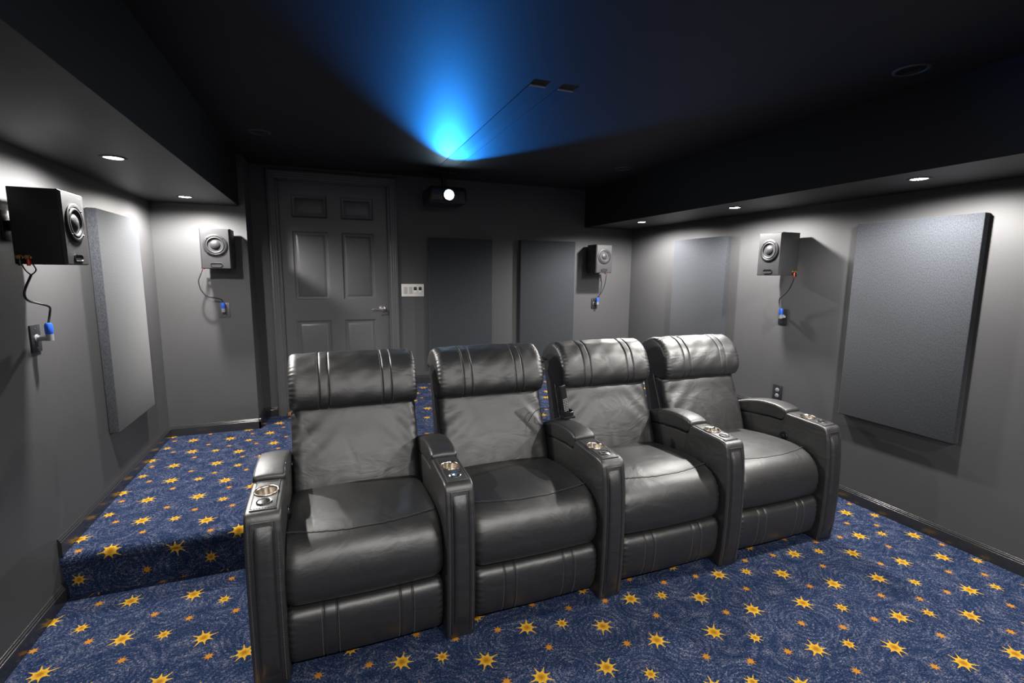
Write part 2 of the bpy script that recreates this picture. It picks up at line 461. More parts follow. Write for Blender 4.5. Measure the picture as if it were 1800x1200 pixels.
# ------------------------------------------------------------------ door
CASP = [(0, 0), (0, .012), (.006, .017), (.022, .019), (.028, .014), (.040, .014), (.046, .010), (.058, .010), (.066, .006), (.072, 0)]  # from outer edge inward
def casing():
    bm = B(); x0, x1, zt = -.417, .664, DZ1+.072
    rows = []
    for (cx, cz, sx, sz) in ((x0, S1, 1, 0), (x0, zt, 1, -1), (x1, zt, -1, -1), (x1, S1, -1, 0)):
        rows.append([bm.verts.new((cx+sx*d, YR-h, cz+sz*d)) for d, h in CASP])
    n = len(CASP)
    for a, b in zip(rows, rows[1:]):
        for i in range(n-1): bm.faces.new((a[i], a[i+1], b[i+1], b[i]))
    return bm
struct('trim_1', casing(), DOORM, 25)
bm = B()                                                        # jamb lining the opening, with a stop
for (x0, x1) in ((DX0-.001, DX0+.012), (DX1-.012, DX1+.001)): add_box(bm, x0, x1, YR-.004, YR+T, S1, DZ1)
add_box(bm, DX0, DX1, YR-.004, YR+T, DZ1-.012, DZ1+.001)
for (x0, x1) in ((DX0+.012, DX0+.019), (DX1-.019, DX1-.012)): add_box(bm, x0, x1, YR+.002, YR+.018, S1, DZ1-.012, .002)
add_box(bm, DX0+.012, DX1-.012, YR+.002, YR+.018, DZ1-.019, DZ1-.012, .002)
struct('trim_2', bm, DOORM, 25)
bm = B(); add_box(bm, DX0+.001, DX1-.001, YR-.016, YR+.10, S1-.005, S1+.026, .004); struct('trim_3', bm, WOOD)
def door():
    LX0, LX1, LZ0, LZ1 = DX0+.020, DX1-.020, S1+.028, DZ1-.020
    yf, yb = YR+.022, YR+.060
    cols = [(-.236, .062), (.169, .458)]
    rows = [(.46, 1.068), (1.25, 1.856), (1.967, 2.168)]
    bm = B()
    xs = [LX0, cols[0][0], cols[0][1], cols[1][0], cols[1][1], LX1]
    zs = [LZ0, rows[0][0], rows[0][1], rows[1][0], rows[1][1], rows[2][0], rows[2][1], LZ1]
    for i in range(5):
        for j in range(7):
            xa, xb, za, zb = xs[i], xs[i+1], zs[j], zs[j+1]
            if i in (1, 3) and j in (1, 3, 5):
                # sunk moulding, flat groove, raised field
                loops = []
                for ins, dep in ((0, 0), (.004, .001), (.012, .009), (.022, .012), (.030, .012), (.048, .004), (.052, .003)):
                    loops.append([bm.verts.new((x, yf+dep, z)) for x, z in ((xa+ins, za+ins), (xb-ins, za+ins), (xb-ins, zb-ins), (xa+ins, zb-ins))])
                for a, b in zip(loops, loops[1:]):
                    for k in range(4): bm.faces.new((a[k], a[(k+1) % 4], b[(k+1) % 4], b[k]))
                bm.faces.new(loops[-1])
            else:
                bm.faces.new([bm.verts.new((x, yf, z)) for x, z in ((xa, za), (xb, za), (xb, zb), (xa, zb))])
    bmesh.ops.remove_doubles(bm, verts=bm.verts, dist=1e-5)
    # sides and back
    q = lambda *c: bm.faces.new([bm.verts.new(p) for p in c])
    q((LX0, yf, LZ0), (LX0, yf, LZ1), (LX0, yb, LZ1), (LX0, yb, LZ0)); q((LX1, yf, LZ0), (LX1, yb, LZ0), (LX1, yb, LZ1), (LX1, yf, LZ1))
    q((LX0, yf, LZ1), (LX1, yf, LZ1), (LX1, yb, LZ1), (LX0, yb, LZ1)); q((LX0, yb, LZ0), (LX0, yb, LZ1), (LX1, yb, LZ1), (LX1, yb, LZ0))
    q((LX0, yf, LZ0), (LX0, yb, LZ0), (LX1, yb, LZ0), (LX1, yf, LZ0))
    d = struct('door_1', bm, DOORM, 20)
    # lever handle
    c = Vector((.512, yf, 1.161)); M = Matrix.Translation(c) @ Matrix.Rotation(PI/2, 4, 'X')
    bm = B(); add_lathe(bm, [(.0, 0), (.031, 0), (.032, .004), (.029, .009), (.018, .012), (.012, .014), (.0115, .045), (.009, .052), (0, .053)], 32, M)
    rose = link_mesh('lever_rose', bm, NICKEL, d, 40)
    bm = B()
    path = catmull([c+Vector(v_) for v_ in ((.004, -.044, -.002), (-.015, -.047, -.004), (-.035, -.048, -.004), (-.058, -.050, .003), (-.080, -.051, .002), (-.098, -.049, -.006))], 6)
    add_tube(bm, path, lambda t: .0085-.0035*t, 10)
    link_mesh('lever', bm, NICKEL, rose, 60)
    return d
door()

# ------------------------------------------------------------------ recessed lights
LIGHT_GROUP = 'recessed soffit downlights'
def downlight(x, y, z, label, on=True, group=LIGHT_GROUP, wide=False):
    o = empty('recessed_light', (x, y, z)); tag(o, label, 'ceiling light', group)
    r = .036 if on and not wide else .052
    bm = B(); add_lathe(bm, [(r+.001, .0), (r+.003, -.004), (r+.010, -.0045), (r+.016, -.0015), (r+.016, .0)], 36)
    link_mesh('trim_ring', bm, SOFFIT if on else GREYPLATE, o, 50)
    bm = B()
    if on:
        add_lathe(bm, [(0, -.0012), (r*.6, -.0012), (r+.001, -.0008), (r+.001, 0), (0, 0)], 36)
        link_mesh('lens', bm, LENS, o, 0)
        if wide:
            ld = bpy.data.lights.new('lamp', 'AREA'); ld.shape = 'DISK'; ld.size = r*2; ld.energy = CEIL_WATTS; ld.color = LAMP_COLOR
        else: ld = bpy.data.lights.new('lamp', 'SPOT'); ld.energy = LAMP_WATTS; ld.color = LAMP_COLOR; ld.spot_size = math.radians(172); ld.spot_blend = .50; ld.shadow_soft_size = .030
        lo = bpy.data.objects.new('lamp', ld); COL.objects.link(lo); lo.parent = o; lo.location = (0, 0, -.012)
    else:
        add_lathe(bm, [(0, -.0005), (r*.55, -.001), (r*.62, -.003), (r*.8, -.001), (r+.001, -.001), (r+.001, 0), (0, 0)], 36)
        link_mesh('lens', bm, BLACKPL, o, 40)
    return o
LENS = emit_mat('lamp_lens', (1, .96, .9), 60)
YL = [3.975, 2.753]; YRT = [3.961, 2.833, 1.637]
LL = ['lit downlight in left soffit above the door-side speaker', 'lit downlight in left soffit above the nearest left wall speaker']
RL = ['lit downlight in right soffit at the back corner of the room', 'lit downlight in right soffit above the right wall speaker',
      'lit downlight in right soffit above the large grey acoustic panel']
for y, l in zip(YL, LL): downlight(-.852, y, ZS, l)
for y, l in zip(YRT, RL): downlight(2.857, y, ZS, l)
CEIL_WATTS = 43.0
for (x, y, l) in ((-.343, -.71, 'lit ceiling downlight near the front wall, left of the row of three'), (1.03, -.71, 'lit ceiling downlight near the front wall, middle of the row of three'), (2.405, -.71, 'lit ceiling downlight near the front wall, right of the row of three')):
    downlight(x, y, ZC, l, group='lit ceiling downlights', wide=True)
for (x, y, l) in ((-.343, 3.637, 'unlit black round downlight in the ceiling before the door'), (2.405, 3.62, 'unlit black round downlight in the ceiling near the back right soffit'),
                  (2.409, 1.462, 'unlit black round downlight in the dark ceiling at right, nearest the camera')):
    downlight(x, y, ZC, l, on=False, group='unlit ceiling downlights')

# ------------------------------------------------------------------ projector and its ceiling rails
def projector():
    cx, yl, cz = 1.043, 4.21, 2.168
    o = empty('projector', (cx, yl, cz)); tag(o, 'black ceiling projector with glowing blue-white lens near back wall', 'projector')
    bm = B(); add_box(bm, -.17, .17, .02, .34, -.068, .075, .03, 4)
    link_mesh('housing', bm, BLACKPL, o, 40)
    M = Matrix.Rotation(PI/2, 4, 'X')
    bm = B(); add_lathe(bm, [(.044, -.03), (.050, -.03), (.052, .0), (.048, .010), (.042, .006), (.040, -.004)], 40, M)
    link_mesh('lens_barrel', bm, BLACKPL, o, 40)
    bm = B(); add_lathe(bm, [(0, .004), (.015, .0035), (.03, .001), (.0405, -.004), (.0405, -.008), (0, -.008)], 40, M)
    link_mesh('lens', bm, emit_mat('projector_lens_glow', (.55, .80, 1.0), 120), o, 60)
    for sx in (-1, 1):
        bm = B()
        for k in range(7): add_box(bm, sx*.115-.030, sx*.115+.030, .0175, .022, -.042+k*.012, -.036+k*.012, .001, 1)
        link_mesh('air_grille', bm, DARKPL, o, 30)
    bm = B(); add_box(bm, -.06, .06, .14, .26, .073, .085, .003); add_tube(bm, [(0, .2, .08), (0, .2, ZC-cz-.014)], .022, 20); add_box(bm, -.10, .10, .12, .28, ZC-cz-.014, ZC-cz, .003)
    link_mesh('ceiling_mount', bm, BLACKPL, o, 40)
    # the beam thrown forward from the lens
    ld = bpy.data.lights.new('projector_beam', 'SPOT'); ld.energy = PROJ_WATTS; ld.color = (.01, .26, 1.0)
    ld.spot_size = math.radians(62); ld.spot_blend = .50; ld.shadow_soft_size = .02
    lo = bpy.data.objects.new('projector_beam', ld); COL.objects.link(lo); lo.parent = o
    lo.location = (0, -.03, 0); lo.rotation_euler = (math.radians(90+6), 0, PI)
    return o
projector()
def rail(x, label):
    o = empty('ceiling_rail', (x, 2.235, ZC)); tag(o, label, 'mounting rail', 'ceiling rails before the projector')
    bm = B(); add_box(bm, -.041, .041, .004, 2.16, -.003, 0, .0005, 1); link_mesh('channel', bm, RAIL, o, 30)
    bm = B(); add_box(bm, -.041, .041, 0, .0045, -.007, 0, .0005, 1); q = link_mesh('painted_lit_end', bm, IVORY, o, 30); q['label'] = 'rail end painted pale to look lit'  # pale piece added; its colour stands in for lamplight on the rail end
RAIL = simple('rail_paint', (.018, .018, .02), .7, spec=.25)
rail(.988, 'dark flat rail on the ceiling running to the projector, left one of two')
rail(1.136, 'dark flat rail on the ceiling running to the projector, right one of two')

# ------------------------------------------------------------------ acoustic panels
def panel(loc, rz, w, z0, z1, label):
    o = empty('acoustic_panel', (loc[0], loc[1], z0), rz); tag(o, label, 'acoustic panel', 'fabric acoustic panels on the walls')
    bm = B(); add_box(bm, -w/2, w/2, -.05, -.003, 0, z1-z0, .004, 3)
    link_mesh('fabric_cover', bm, FABRIC, o, 40)
    bm = B(); add_box(bm, -w/2+.006, w/2-.006, -.0035, 0, .006, z1-z0-.006)
    link_mesh('backing_frame', bm, BLACKPL, o, 0)
panel((XL, 3.592), PI/2, .634, .585, 1.828, 'tall dark grey fabric acoustic panel on left wall beside the speaker')
panel((1.268, YR), 0, .634, .575, 1.832, 'dark fabric acoustic panel on back wall beside the white switch plate')
panel((2.204, YR), 0, .628, .575, 1.842, 'dark fabric acoustic panel on back wall beside the small back speaker')
panel((XR, 3.578), -PI/2, .670, .585, 1.836, 'grey fabric acoustic panel on right wall behind the rightmost recliner')
panel((XR, 1.838), -PI/2, .648, .588, 1.838, 'large grey fabric acoustic panel on right wall, nearest the camera')

# ------------------------------------------------------------------ loudspeakers on the walls
def speaker(loc, rz, side, label, sz):
    """Local frame: x to the right facing the wall, -y out of the wall; side = terminal side."""
    w, d, h = sz; g = .058
    o = empty('wall_speaker', loc, rz); tag(o, label, 'loudspeaker', 'black wall speakers')
    bm = B(); add_box(bm, -w/2, w/2, -d+.012, -g, 0, h, .003, 2)
    link_mesh('cabinet', bm, CABINET, o, 40)
    bm = B()
    fr = [(-w/2, -d+.013), (w/2, -d+.013)]
    lo = []
    for ins, y in ((0, -d+.013), (0, -d+.009), (.010, -d)):
        lo.append([bm.verts.new((x, y, z)) for x, z in ((-w/2+ins, ins*.4), (w/2-ins, ins*.4), (w/2-ins, h-ins*.6), (-w/2+ins, h-ins*.6))])
    for a, b in zip(lo, lo[1:]):
        for k in range(4): bm.faces.new((a[k], a[(k+1) % 4], b[(k+1) % 4], b[k]))
    bm.faces.new(lo[-1]); bm.faces.new(lo[0][::-1])
    link_mesh('baffle', bm, CABINET, o, 30)
    M = Matrix.Translation((0, -d, h*.585)) @ Matrix.Rotation(PI/2, 4, 'X')
    bm = B(); add_lathe(bm, [(.078, -.002), (.0785, .004), (.074, .0065), (.064, .0065), (.060, .003)], 48, M)
    fr_o = link_mesh('woofer', bm, RUBBER, o, 40)
    bm = B(); add_lathe(bm, [(.0615, .002), (.058, .0065), (.053, .0075), (.048, .004), (.046, -.001), (.041, -.009), (.039, -.0095)], 48, M)
    link_mesh('surround', bm, CONE, fr_o, 60)
    bm = B(); add_lathe(bm, [(.040, -.010), (.039, -.006), (.034, .000), (.026, .0045), (.016, .008), (.008, .0095), (0, .010)], 40, M)
    link_mesh('dust_cap', bm, CONE, fr_o, 60)
    for a in (45, 135, 225, 315):
        bm = B(); a = math.radians(a); add_lathe(bm, [(0, .009), (.003, .0088), (.0045, .006), (.0045, -.002)], 12, M @ Matrix.Translation((.0695*math.cos(a), .0695*math.sin(a), 0)))
        link_mesh('screw', bm, BLACKPL, fr_o, 40)
    # slot port
    bm = B(); rim = []; n = 12
    def slot(a, r): return [(s*(a)+r*math.cos(t), r*math.sin(t)) for s, t0 in ((1, -90), (-1, 90)) for t in [math.radians(t0+180*k/n) for k in range(n+1)]]
    layers = []
    for r, y in ((.0155, -d+.001), (.0155, -d-.003), (.0125, -d-.0035), (.0105, -d-.001), (.0100, -d+.006)):
        layers.append([bm.verts.new((x, y, .029+z)) for x, z in slot(.024, r)])
    m_ = len(layers[0])
    for a, b in zip(layers, layers[1:]):
        for k in range(m_): bm.faces.new((a[k], a[(k+1) % m_], b[(k+1) % m_], b[k]))
    pt = link_mesh('port', bm, BLACKPL, o, 40)
    bm = B(); bm.faces.new([bm.verts.new((x, -d-.0003, .029+z)) for x, z in slot(.024, .0105)]); link_mesh('port_opening', bm, RUBBER, pt, 0)
    # binding posts on the side, wall bracket behind
    for k, (yy, mt, nm) in enumerate(((-g-.020, BLACKPL, 'black binding post'), (-g-.045, RED, 'red binding post'))):
        Mp = Matrix.Translation((side*w/2, yy, .026)) @ Matrix.Rotation(side*PI/2, 4, 'Y')
        bm = B(); add_lathe(bm, [(.009, 0), (.009, .003), (.006, .004), (.006, .010), (.0078, .011), (.0078, .020), (.0, .021)], 16, Mp)
        bp = link_mesh('binding_post', bm, GOLD, o, 40)
        bm = B(); add_tube(bm, [(side*(w/2+.014), yy, .026), (side*(w/2+.017), yy-.004, .012), (side*(w/2+.016), yy-.003, -.006)], .0058, 10); q = link_mesh('plug_sleeve', bm, mt, bp, 50)
        q['label'] = nm + ' sleeve'
    bm = B(); add_box(bm, -.04, .04, -.008, 0, .09, .21, .003); add_box(bm, -.018, .018, -g-.001, -.006, .13, .17, .003); link_mesh('wall_bracket', bm, BLACKPL, o, 30)
    return o
speaker((XL, 2.558, 1.520), PI/2, -1, 'black speaker on left wall, nearest and largest, its side towards us', (.204, .219, .292))
speaker((-.720, YB, 1.517), 0, -1, 'black speaker on the grey wall just left of the door', (.196, .240, .289))
speaker((2.757, YR, 1.517), 0, 1, 'small black speaker on back wall near the right corner', (.194, .245, .293))
speaker((XR, 2.655, 1.505), -PI/2, 1, 'black speaker on right wall between the two acoustic panels', (.200, .232, .304))

# wall jacks with speaker plugs and cables
def jack(loc, rz, label, mat, w=.076, h=.118):
    o = empty('speaker_wall_plate', loc, rz); tag(o, label, 'wall plate', 'speaker jack plates')
    bm = B(); add_box(bm, -w/2, w/2, -.007, 0, 0, h, .0025, 2); link_mesh('plate', bm, mat, o, 30)
    bm = B(); add_lathe(bm, [(.017, .006), (.017, .010), (.0135, .012), (.0130, .008)], 28, Matrix.Translation((0, 0, h/2)) @ Matrix.Rotation(PI/2, 4, 'X')); link_mesh('jack_socket', bm, GREYPL, o, 40)
    for z in (.018, h-.018):
        bm = B(); add_lathe(bm, [(.0036, .0065), (.0034, .008), (.0, .0085)], 12, Matrix.Translation((0, 0, z)) @ Matrix.Rotation(PI/2, 4, 'X')); link_mesh('screw', bm, NICKEL, o, 40)
    return o
def to_world(loc, rz, v): return Matrix.Translation(loc) @ Matrix.Rotation(rz, 4, 'Z') @ Vector(v)
def cable(ploc, rz, path, leads, label, plug_dx=0):
    """All points are in the plate's local frame; path runs from the plug top to the lead split."""
    o = empty('speaker_cable', ploc, rz); tag(o, label, 'cable', 'speaker cables')
    h = .059
    bm = B(); add_tube(bm, [(plug_dx, -.010, h), (plug_dx, -.044, h), (plug_dx, -.050, h+.002)], .0115, 18); add_tube(bm, [(plug_dx, -.052, h-.011), (plug_dx, -.052, h+.020)], .0135, 18)
    el = link_mesh('plug_elbow', bm, GREYPL, o, 40); el['label'] = 'grey plastic plug elbow'
    bm = B(); add_lathe(bm, [(0, .018), (.0135, .018), (.0142, .022), (.0142, .056), (.011, .064), (.005, .066), (0, .066)], 22, Matrix.Translation((plug_dx, -.052, h)))
    sl = link_mesh('plug_sleeve', bm, BLUE, o, 40); sl['label'] = 'blue plug sleeve'
    bm = B(); P = catmull([(plug_dx, -.052, h+.060)] + path, 10); add_tube(bm, P, .0042, 10); link_mesh('cord', bm, CABLE, o, 60)
    for L_ in leads:
        bm = B(); add_tube(bm, catmull([path[-1]] + L_, 8), .0024, 8); link_mesh('lead_wire', bm, CABLE, o, 60)
    return o
# left wall: plate-local x runs along +Y
pl = (XL, 2.656, 1.148); jack(pl, PI/2, 'black speaker jack plate on left wall below the nearest speaker', DARKPL)
cable(pl, PI/2, [(.004, -.060, .165), (-.03, -.075, .195), (-.10, -.075, .212), (-.215, -.09, .232), (-.245, -.095, .265), (-.195, -.100, .330)],
      [[(-.20, -.085, .352), (-.217, -.081, .392)], [(-.19, -.115, .352), (-.217, -.107, .392)]], 'black cable with blue plug on left wall, dropping from the nearest speaker')
pl = (-.731, YB, 1.138); jack(pl, 0, 'painted grey speaker jack plate left of the door', GREYPLATE)
cable(pl, 0, [(-.006, -.06, .145), (-.05, -.075, .160), (-.090, -.09, .170), (-.125, -.10, .215), (-.138, -.105, .285), (-.118, -.10, .345)],
      [[(-.112, -.085, .365), (-.103, -.081, .400)], [(-.108, -.112, .365), (-.103, -.107, .400)]], 'black cable with blue plug left of the door, hanging below the speaker')
pl = (2.797, YR, 1.125); jack(pl, 0, 'black speaker jack plate on back wall near the right corner', DARKPL)
cable(pl, 0, [(.010, -.06, .135), (.040, -.07, .17), (.068, -.08, .235), (.080, -.09, .30), (.082, -.095, .350)],
      [[(.080, -.085, .375), (.073, -.081, .412)], [(.084, -.105, .375), (.073, -.107, .412)]], 'black cable with blue plug on back wall near the right corner', plug_dx=.012)
pl = (XR, 2.684, 1.136); jack(pl, -PI/2, 'black speaker jack plate on right wall below the speaker', DARKPL)
cable(pl, -PI/2, [(.002, -.055, .16), (.006, -.06, .195), (.030, -.065, .215), (.085, -.075, .262), (.135, -.09, .338)],
      [[(.140, -.085, .362), (.146, -.081, .390)], [(.146, -.112, .362), (.146, -.107, .390)]], 'black cable with blue plug on right wall, hanging below the speaker', plug_dx=.018)

# switch plate and power outlet
def switch_plate():
    o = empty('switch_plate', (.798, YR, 1.276)); tag(o, 'white four-gang light switch plate on back wall right of the door', 'light switch')
    w, h = .214, .119
    bm = B(); add_box(bm, -w/2, w/2, -.006, 0, 0, h, .003, 3); link_mesh('plate', bm, WHITEPL, o, 30)
    for k, x in enumerate((-.070, -.023, .023, .070)):
        if k < 2:
            bm = B(); add_box(bm, x-.0165, x+.0165, -.0085, -.004, .026, .093, .0015)
            for j in range(5): add_box(bm, x-.011, x+.011, -.0105, -.008, .034+j*.0115, .041+j*.0115, .0008, 1)
            e = link_mesh('keypad', bm, IVORY, o, 30); e['label'] = 'light grey keypad with small buttons'
        else:
            bm = B(); add_box(bm, x-.0165, x+.0165, -.0075, -.004, .026, .093, .001); f = link_mesh('switch_frame', bm, IVORY, o, 30)
            bm = B(); add_box(bm, x-.0140, x+.0140, -.011, -.007, .028, .059, .001); link_mesh('rocker', bm, WHITEPL, f, 30)
            bm = B(); add_box(bm, x-.0140, x+.0140, -.0085, -.006, .060, .091, .001); q = link_mesh('rocker', bm, DARKPL, f, 30); q['label'] = 'dark upper rocker half'
switch_plate()
def outlet():
    o = empty('power_outlet', (XR, 2.676, .541), -PI/2); tag(o, 'black duplex power outlet low on right wall behind rightmost armrest', 'power outlet')
    w, h = .080, .124
    bm = B(); add_box(bm, -w/2, w/2, -.006, 0, 0, h, .0025, 2); link_mesh('plate', bm, DARKPL, o, 30)
    for z in (.040, .084):
        bm = B(); add_lathe(bm, [(.0165, .004), (.0165, .008), (.015, .009), (0, .009)], 26, Matrix.Translation((0, 0, z)) @ Matrix.Rotation(PI/2, 4, 'X')); r = link_mesh('receptacle', bm, GREYPL, o, 40)
        bm = B()
        for sx in (-1, 1): add_box(bm, sx*.006-.001, sx*.006+.001, -.0094, -.008, z, z+.009)
        add_lathe(bm, [(0, .0094), (.0025, .0094), (.0025, .008)], 12, Matrix.Translation((0, 0, z-.006)) @ Matrix.Rotation(PI/2, 4, 'X'))
        link_mesh('slot', bm, RUBBER, r, 0)
outlet()

# ------------------------------------------------------------------ recliners
# chair frame: x across, y = world y - 1.80, z up; half seat width .30, armrest width .12
Y0 = 1.80
def L(prof): return [(y-Y0, z) for y, z in prof]
HEAD = L([(2.446, .846), (2.420, .866), (2.405, .900), (2.409, .942), (2.426, .992), (2.453, 1.040), (2.500, 1.080), (2.54, 1.095), (2.575, 1.100), (2.64, 1.083), (2.70, 1.045), (2.738, .995),
          (2.728, .966), (2.70, .958), (2.66, .965), (2.615, .93), (2.575, .87), (2.53, .842), (2.48, .836)])
BACK = L([(2.300, .450), (2.308, .500), (2.328, .560), (2.355, .630), (2.388, .705), (2.418, .770), (2.440, .825), (2.458, .852), (2.50, .860), (2.545, .845), (2.53, .78), (2.49, .68), (2.455, .59), (2.425, .50), (2.41, .44), (2.36, .425)])
SHELL = L([(2.40, .26), (2.425, .48), (2.462, .628), (2.542, .82), (2.598, .965), (2.64, .985), (2.688, .972), (2.70, .945), (2.640, .755), (2.592, .584), (2.555, .43), (2.535, .26)])
SEAT = L([(2.36, .440), (2.34, .492), (2.25, .510), (2.12, .524), (1.99, .529), (1.91, .520), (1.850, .498), (1.808, .460), (1.785, .405), (1.782, .345), (1.792, .300), (1.815, .274), (1.86, .270), (2.0, .31), (2.2, .33), (2.34, .38)])
FOOT = L([(1.815, .266), (1.793, .255), (1.781, .228), (1.779, .175), (1.785, .115), (1.800, .068), (1.820, .044), (1.86, .036), (1.90, .05), (1.91, .15), (1.90, .255), (1.86, .268)])
ARM = L([(1.778, 0), (1.766, .10), (1.760, .25), (1.760, .38), (1.765, .50), (1.774, .59), (1.786, .645), (1.800, .664), (1.83, .670), (1.94, .675), (2.045, .680), (2.056, .676), (2.062, .640), (2.075, .628),
         (2.15, .628), (2.30, .615), (2.43, .595), (2.47, .57), (2.49, .30), (2.49, 0)])
PAD = L([(2.052, .668), (2.048, .690), (2.066, .702), (2.11, .712), (2.18, .715), (2.26, .708), (2.34, .690), (2.42, .664), (2.44, .64), (2.43, .598), (2.36, .606), (2.25, .620), (2.15, .631), (2.085, .632), (2.062, .642)])
def gauss(x, c, s): return math.exp(-((x-c)/s)**2)
SEAMS_H = (-.165, -.122, .128, .171)
SEAMS_F = (-.165, -.118, .118, .165)
def stations(half, n, seams):
    xs = frange(-half, half, n)
    for s in seams: xs += [s-.006, s-.003, s-.0015, s, s+.0015, s+.003, s+.006]
    return sorted(set(round(x, 5) for x in xs))
def pucker(x, half, u, k, amp, wid):
    e = max(0, 1-(half-abs(x))/wid)
    return amp*e*e*(math.sin(k*u*2*PI)+.6*math.sin(k*1.63*u*2*PI+1.3+x*9))
def loop_points(prof, x, out, zmin=None, zmax=None, ymax=None, n=160, disp=None):
    pts, nor = profile_loop(prof, n)
    res = []
    for i, (p_, q_) in enumerate(zip(pts, nor)):
        d = out + (disp(x, p_, i/n, q_) if disp else 0)
        v_ = Vector((x, p_.x+q_.x*d, p_.y+q_.y*d))
        if (zmin is None or v_.z > zmin) and (zmax is None or v_.z < zmax) and (ymax is None or v_.y < ymax): res.append(v_)
    return res
def dashes(bm, path, every=.009, ln=.006, r=.0011):
    path = [Vector(p) for p in path]; acc = 0
    tot = [0]
    for a, b in zip(path, path[1:]): tot.append(tot[-1]+(b-a).length)
    def at(d):
        for i in range(len(path)-1):
            if tot[i+1] >= d: return path[i].lerp(path[i+1], (d-tot[i])/max(1e-9, tot[i+1]-tot[i]))
        return path[-1]
    d = 0
    while d+ln < tot[-1]:
        add_tube(bm, [at(d), at(d+ln)], r, 5); d += every
def order_path(pts, key): return sorted(pts, key=key)

def head_disp(x, p, u, q):
    d = -.0045*sum(gauss(x, s, .0035) for s in SEAMS_H)
    d += pucker(x, .30, u, 41, .0022, .055)
    d += .004*math.cos(x/.30*PI/2)
    d += .0015*math.sin(x*46+u*20)*math.sin(u*31+x*6)
    return d
def back_disp(x, p, u, q):
    f = max(0, -q.x)                                   # only the front face is quilted
    d = f*(.020*math.cos(x/.31*PI/2) - .010)
    d += f*.0034*math.sin(52*p.y+34*abs(x)+5*x+2*math.sin(9*x+4))*min(1, max(0, abs(x)-.07)*6)*gauss(p.y, .72, .13)
    d -= f*.0035*gauss(x, -.045+.03*math.sin(14*p.y), .006)*gauss(p.y, .62, .10)
    d += f*.0009*math.sin(40*x+9*p.y*x*8)*gauss(p.y, .50, .07)
    d += pucker(x, .295, u, 26, .003, .04)
    return d
def seat_disp(x, p, u, q):
    d = max(0, q.y)*.014*math.cos(x/.31*PI/2)
    d += max(0, -q.x)*(.010*math.cos(x/.31*PI/2)-.002)
    d += pucker(x, .295, u, 34, .004, .05)*(.4+.6*max(0, -q.x))
    return d
def foot_disp(x, p, u, q):
    d = -.0035*sum(gauss(x, s, .0032) for s in SEAMS_F)
    d += max(0, -q.x)*.006*math.cos(x/.30*PI/2) + pucker(x, .29, u, 22, .003, .045)
    return d
def seat_seam(x):
    # across the seat top, sagging forward in the middle
    t = 1-(x/.29)**2
    yy = 1.902-.040*t-Y0
    pts, nor = profile_loop(SEAT, 400)
    best = min((i for i in range(400) if nor[i].y > .2), key=lambda i: abs(pts[i].x-yy))
    d = seat_disp(x, pts[best], best/400, nor[best])
    return Vector((x, pts[best].x+nor[best].x*(d+.0004), pts[best].y+nor[best].y*(d+.0004)))

